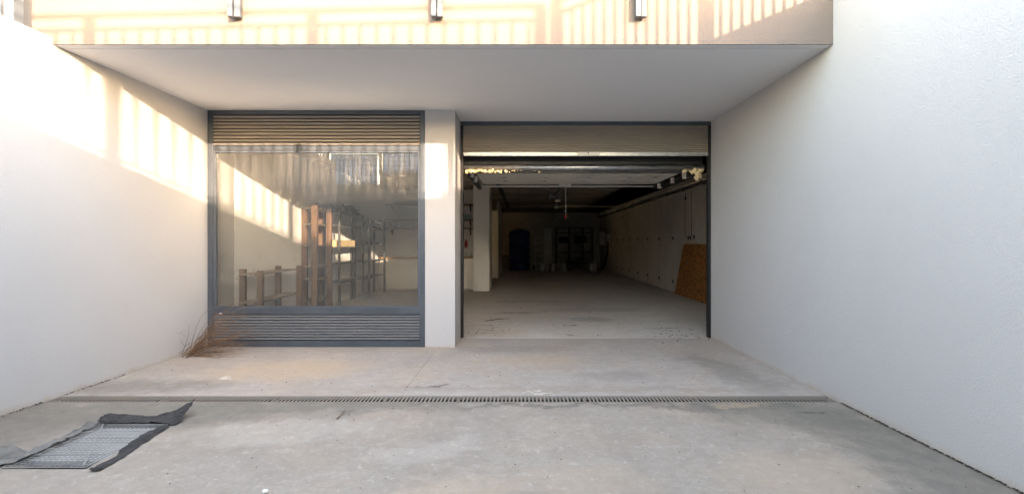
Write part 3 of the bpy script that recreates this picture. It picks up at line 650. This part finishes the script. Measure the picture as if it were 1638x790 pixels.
# pipe along the side wall
pe = empty('wall_pipe', (4.3, 16, 2.78), 'dark grey pipe running high along the garage side wall', 'pipe')
MB().tube([(4.30, 7.2, 2.84), (4.30, 25.5, 2.78)], 0.055, 12).build('pipe', PIPEM, pe, True)
for k in range(13):
    y = 8.2 + k * 1.35; MB().tube([(4.30, y, 2.835 - k * .004), (4.30, y + .06, 2.835 - k * .004)], 0.072, 12).build('pipe_collar', PIPEM, pe)
for k, (x, a, b, lab) in enumerate(((11.95, 1.57, 2.7, 'nearest thin black cable hanging down the garage side wall'), (12.4, 1.56, 2.7, 'thin black cable hanging above the far corner of the strand board'))):
    tag(MB().tube([(XI - .008, x, a), (XI - .012, x + .02, (a + b) / 2), (XI - .008, x, b)], 0.005, 6).build('cable', BLACKM), lab, 'cable')
# ceiling conduit, lamps, duct
tag(MB().tube([(-0.8, 20.5, 2.98), (4.35, 20.5, 2.98)], 0.018, 8).build('conduit', WHITEM), 'thin pale conduit running across the garage ceiling', 'conduit')
tag(MB().tube([(-0.55, 10.5, 2.93), (-0.45, 20.0, 2.93)], 0.06, 10).build('duct', PIPEM, smooth=True), 'dark round duct running back under the garage ceiling at left', 'pipe')
for k, (px, py, Z, lab) in enumerate(((872, 346, 24.0, 'small pale ceiling fitting, lowest seen of the four'), (890, 332.5, 19.5, 'small pale ceiling fitting right behind the conduit'), (892, 322, 16.8, 'small pale ceiling fitting nearest the door opener'), (890, 356, 25.0, 'tiny pale fitting hung lowest at the back wall'))):
    p = P(px, py, Z)
    o = MB().box(p.x - .09, p.x + .09, Z - .05, Z + .05, p.z - .03, p.z + .05, .012).box(p.x - .01, p.x + .01, Z - .01, Z + .01, p.z + .05, ZC).build('ceiling_fitting', WPLAS); tag(o, lab, 'light fitting')
# blue tank
bt = empty('water_tank', (0.03, 24.2, 0.002), 'tall dark blue ribbed plastic water tank at the back of the garage', 'tank')
pr = [(0.50, 0)]; zc_ = 0.0
for k in range(5):
    b0 = 0.03 + k * 0.39; pr += [(0.53, b0), (0.545, b0 + .06), (0.545, b0 + .29), (0.53, b0 + .33), (0.50, b0 + .345), (0.50, b0 + .375)]
pr += [(0.50, 1.99), (0.36, 2.05)]
MB().lathe((0.03, 24.2, 0.002), pr, 32).build('tank_body', BLUEP, bt, True)
MB().lathe((0.03, 24.2, 2.052), [(0.22, 0), (0.24, 0.01), (0.24, 0.05), (0.2, 0.06)], 20).build('lid', BLUEP, bt)
# table left of tank
tb = empty('work_table', (-0.72, 23.2, 0.002), 'small dark table with a wooden top left of the blue tank', 'table')
MB().box(-1.1, -0.42, 22.7, 23.5, 0.74, 0.78, .004).build('table_top', PINE, tb)
for x in (-1.05, -0.47):
    for y in (22.76, 23.44): MB().bar((x, y, .002), (x * .99, y, .739), .04, .04).build('leg', GREYM, tb)
tag(MB().bar((-0.78, 22.3, 0.012), (-0.92, 22.3, .8), .03, .02).build('plank', WHITEM), 'thin white stick leaning by the small dark table', 'stick')
# hand truck
ht = empty('hand_truck', (1.03, 24.4, 0.002), 'pale metal hand truck standing right of the blue tank', 'hand truck')
for x in (0.83, 1.24): MB().tube([(x, 24.4, .16), (x, 24.5, 1.45), (x * .98 + .02, 24.5, 1.58)], .022, 8).build('side_rail', WHITEM, ht, True)
MB().tube([(0.85, 24.5, 1.57), (0.92, 24.5, 1.66), (1.14, 24.5, 1.66), (1.235, 24.5, 1.57)], .022, 8).build('handle', WHITEM, ht, True)
for z in (.35, .7, 1.05, 1.38): MB().bar((0.84, 24.40 + z * .07, z), (1.23, 24.40 + z * .07, z), .03, .04).build('crosspiece', WHITEM, ht)
MB().box(0.82, 1.25, 24.1, 24.38, 0.02, 0.04).build('toe_plate', WHITEM, ht)
for x in (0.76, 1.27): MB().tube([(x, 24.5, .13), (x + .05, 24.5, .13)], .125, 16).build('wheel', BLACKM, ht)
o = MB().hexa([(1.36, 25.2, .004), (1.78, 25.2, .004), (1.78, 25.22, .004), (1.36, 25.22, .004), (1.38, 25.55, 2.15), (1.80, 25.55, 2.15), (1.80, 25.57, 2.15), (1.38, 25.57, 2.15)]).build('door_leaf', WHITEM)
tag(o, 'tall pale board leaning on the garage back wall', 'board')
bk = None
for k, x in enumerate((1.17, 1.42, 1.67, 1.92)):
    z = 0.003
    if bk is None:
        bk = empty('paint_bucket', (x, 23.6, z), '', 'bucket', 'white buckets in a row before the pale board')
        MB().lathe((x, 23.6, z), [(0.09, 0), (0.115, .28), (0.12, .285), (0.12, .30)], 18).build('bucket_body', WPLAS, bk)
        MB().lathe((x, 23.6, z + .3005), [(0.122, 0), (0.122, .02), (.1, .025)], 18).build('lid', WPLAS, bk)
        b0 = bk
    else: b0 = copy_tree(bk, None, (x - 1.17, 0, 0))
    b0['label'] = ('leftmost white bucket in the row, in front of the hand truck', 'second white bucket from the left in the row', 'third white bucket from the left in the row', 'rightmost white bucket in the row before the pale board')[k]
# cart with engine, right of buckets
ct = empty('generator', (2.9, 23.6, 0.003), 'dark low generator on a frame between two pale drums at the back', 'machine')
MB().box(2.4, 3.35, 23.3, 23.9, .15, .5, .04).build('engine_block', BLACKM, ct)
MB().box(2.85, 3.2, 23.35, 23.8, .501, .68, .05).build('fuel_tank', mat('brown_paint', (.10, .06, .035), .5), ct)
for y in (23.28, 23.92):
    MB().tube([(2.35, y, .1), (2.35, y, .62), (3.4, y, .62), (3.4, y, .1), (2.35, y, .1)], .02, 6).build('frame', GREYM, ct)
for x in (2.5, 3.25): MB().tube([(x, 23.2, .1), (x, 23.26, .1)], .1, 14).build('wheel', BLACKM, ct)
for k, (x, y, r, hh, lab) in enumerate(((2.22, 23.25, .11, .35, 'small pale drum left of the dark generator'), (3.72, 23.3, .17, .45, 'larger pale drum right of the dark generator'))):
    o = MB().lathe((x, y, .003), [(r, 0), (r, hh * .8), (r * .8, hh * .92), (r * .35, hh)], 16).build('drum', WPLAS, smooth=False); tag(o, lab, 'drum')
# dark rack
rk = empty('storage_rack', (2.9, 25.0, 0.003), 'black open storage rack against the back wall behind the generator', 'rack')
for x in (2.0, 2.7, 3.4, 3.9):
    for y in (24.8, 25.4): MB().bar((x, y, .003), (x, y, 2.2), .04, .04).build('upright', BLACKM, rk)
for z in (.9, 1.4, 1.9, 2.18): MB().box(1.98, 3.92, 24.79, 25.41, z, z + .02).build('shelf_board', BLACKM, rk)
small_box('crate', 2.4, 25.1, 1.421, .5, .4, .3, DARKF, 'left dark crate on the black storage rack', 'crate')
small_box('crate', 3.3, 25.1, 1.421, .6, .4, .35, DARKF, 'right dark crate on the black storage rack', 'crate')
# meter boxes on the side wall
eb = empty('meter_cabinet', (4.3, 22.6, 1.35), 'pale electrical cabinet with a box beside it at the far right wall', 'cabinet')
MB().box(4.12, 4.40, 23.9, 24.35, 1.3, 1.95, .02).build('cabinet_body', WHITEM, eb)
MB().box(4.25, 4.40, 22.6, 22.95, 1.45, 1.8, .02).build('meter_box', WHITEM, eb)
MB().tube([(4.33, 22.8, 1.45), (4.33, 22.85, .9), (4.2, 23.1, .3), (4.1, 23.4, .02)], .03, 8).build('hose', BLACKM, eb, True)

# ================================================================== DRY WEED, DEBRIS
wd = MB(); root = FL(296, 571)
def twig(p, d, L, r, depth):
    pts = [p.copy()]; n_ = 7
    dd = d.normalized()
    for i in range(n_):
        dd = (dd + Vector((random.uniform(-.2, .2) + .05, random.uniform(-.15, .15), random.uniform(-.2, .14)))).normalized()
        q_ = pts[-1] + dd * L / n_
        q_.z = max(q_.z, 0.006); q_.x = max(q_.x, XL + .01)
        if q_.y > ZW - .02: q_.y = ZW - .02
        pts.append(q_)
    wd.tube(pts, [r * (1 - .75 * i / n_) for i in range(n_ + 1)], 3)
    if depth:
        for k in range(random.randint(1, 3)):
            i = random.randint(1, n_ - 1); twig(pts[i], (dd + Vector((random.uniform(-.6, .8), random.uniform(-.6, .6), random.uniform(-.6, .8)))), L * random.uniform(.3, .55), r * .6, depth - 1)
for k in range(60):
    a = random.uniform(-.35, .7); el = random.uniform(0.15, 1.35)
    p = root + Vector((random.uniform(-.06, .14), random.uniform(-.05, .15), random.uniform(0, .07)))
    twig(p, Vector((math.cos(a) * math.cos(el), math.sin(a) * math.cos(el) * .9 + .2, math.sin(el) * 1.0)), random.uniform(.35, .80), random.uniform(.0024, .0042), 2)
for k in range(7):
    twig(root + Vector((.1, 0, .01)), Vector((1, random.uniform(-.1, .5), .02)), random.uniform(.6, 1.0), .002, 1)
tag(wd.build('dry_weed', TWIG), 'dried brown tangled weed in the corner below the shop window', 'dry plant')
def debris(name, spots_, mt, label=None):
    q = MB()
    for (x, y, r) in spots_:
        a = random.uniform(0, 6.28); s = r
        pts = [Vector((x + math.cos(a + t) * s * random.uniform(.5, 1.2), y + math.sin(a + t) * s * random.uniform(.3, .8), 0.0045 + random.uniform(0, .004))) for t in (0, 1.3, 2.4, 3.7, 5.0)]
        top = [q.bm.verts.new(p_ + Vector((0, 0, .003))) for p_ in pts]; bot = [q.bm.verts.new(p_) for p_ in pts]
        q.bm.faces.new(top); q.bm.faces.new(bot[::-1])
        for i in range(5): q.bm.faces.new((bot[i], bot[(i + 1) % 5], top[(i + 1) % 5], top[i]))
    o = q.build(name, mt); return tag(o, kind='stuff', label=label, cat='debris')
sp = [(random.gauss(2.35, .25), random.gauss(7.15, .25), random.uniform(.006, .03)) for _ in range(40)] + [(random.gauss(-.45, .3), random.gauss(7.4, .3), random.uniform(.005, .022)) for _ in range(30)]
sp += [(random.uniform(-4, 2.6), random.uniform(4.4, 6.7), random.uniform(.003, .009)) for _ in range(90)] + [(random.uniform(-2.4, 2.6), random.uniform(2.6, 4.05), random.uniform(.002, .006)) for _ in range(70)]
sp += [(XR - abs(random.gauss(0, .008)) - .003, random.uniform(1.8, 4.1), random.uniform(.003, .009)) for _ in range(600)] + [(random.gauss(.9, 1.2), random.gauss(8.6, .9), random.uniform(.005, .02)) for _ in range(60)]
sp += [(XL + abs(random.gauss(0, .015)) + .006, random.uniform(3.6, 5.0), random.uniform(.003, .010)) for _ in range(160)]
sp = [s for s in sp if XL < s[0] < XR or s[1] > 7]
sp = [s for s in sp if not (4.12 < s[1] < 4.32)]
debris('leaf_litter', sp, LEAFD, 'scattered dark leaf bits and grit on the concrete')
t1 = MB(); a = FL(539, 669, .008); b = FL(552, 655, .008); t1.tube([a, (a + b) / 2 + Vector((.01, 0, .004)), b], [.005, .004, .002], 5)
tag(t1.build('twig', TWIG), 'single brown twig lying before the drain', 'twig')
t1 = MB(); a = P(775, 512, 1); p1 = FL(776, 513, .01); p2 = FL(815, 509, .01); t1.tube([p1, (p1 + p2) / 2 + Vector((0, .03, .004)), p2], [.004, .005, .002], 5)
tag(t1.build('twig', LEAFD), 'dark twig lying inside the garage entrance at left', 'twig')
p = P(352, 501, ZW - .01); o = MB().blob((p.x, ZW + .0, za(503) + .012), (.018, .012, .01), 3, .3, 2).build('pebble', STONE); tag(o, 'white pebble on the ledge under the glass at left', 'pebble')
for (x, y, lab) in ((424, 787, 'tiny white pebble on the near concrete at the photo edge'), (427, 553, 'white pebble at the foot of the lower louvres')):
    p = FL(x, min(y, 557)) if y < 600 else FL(x, y)
    tag(MB().blob((p.x, p.y - (.03 if y < 600 else 0), .008), (.016, .012, .009), x, .3, 2).build('pebble', STONE), lab, 'pebble')

# ================================================================== SMALL GLIMPSE BEYOND THE LEFT WALL
p = P(26, 0, 7.0)
gpil = empty('gate_pillar', (p.x, 7.0, zg), 'white pillar with a cap seen between the railing bars at top left', 'pillar')
MB().box(p.x - .075, p.x + .075, 6.95, 7.1, zg, 4.97).build('pillar_shaft', WHITE, gpil)
MB().box(p.x - .11, p.x + .11, 6.91, 7.14, 4.971, 5.03).build('pillar_cap', WHITE, gpil)
o = MB().box(-40, -7.8, 16.0, 16.3, zg, 9.3).build('garden_wall', WHITE); bpy.data.objects.remove(o)
print('objects', len(bpy.data.objects))
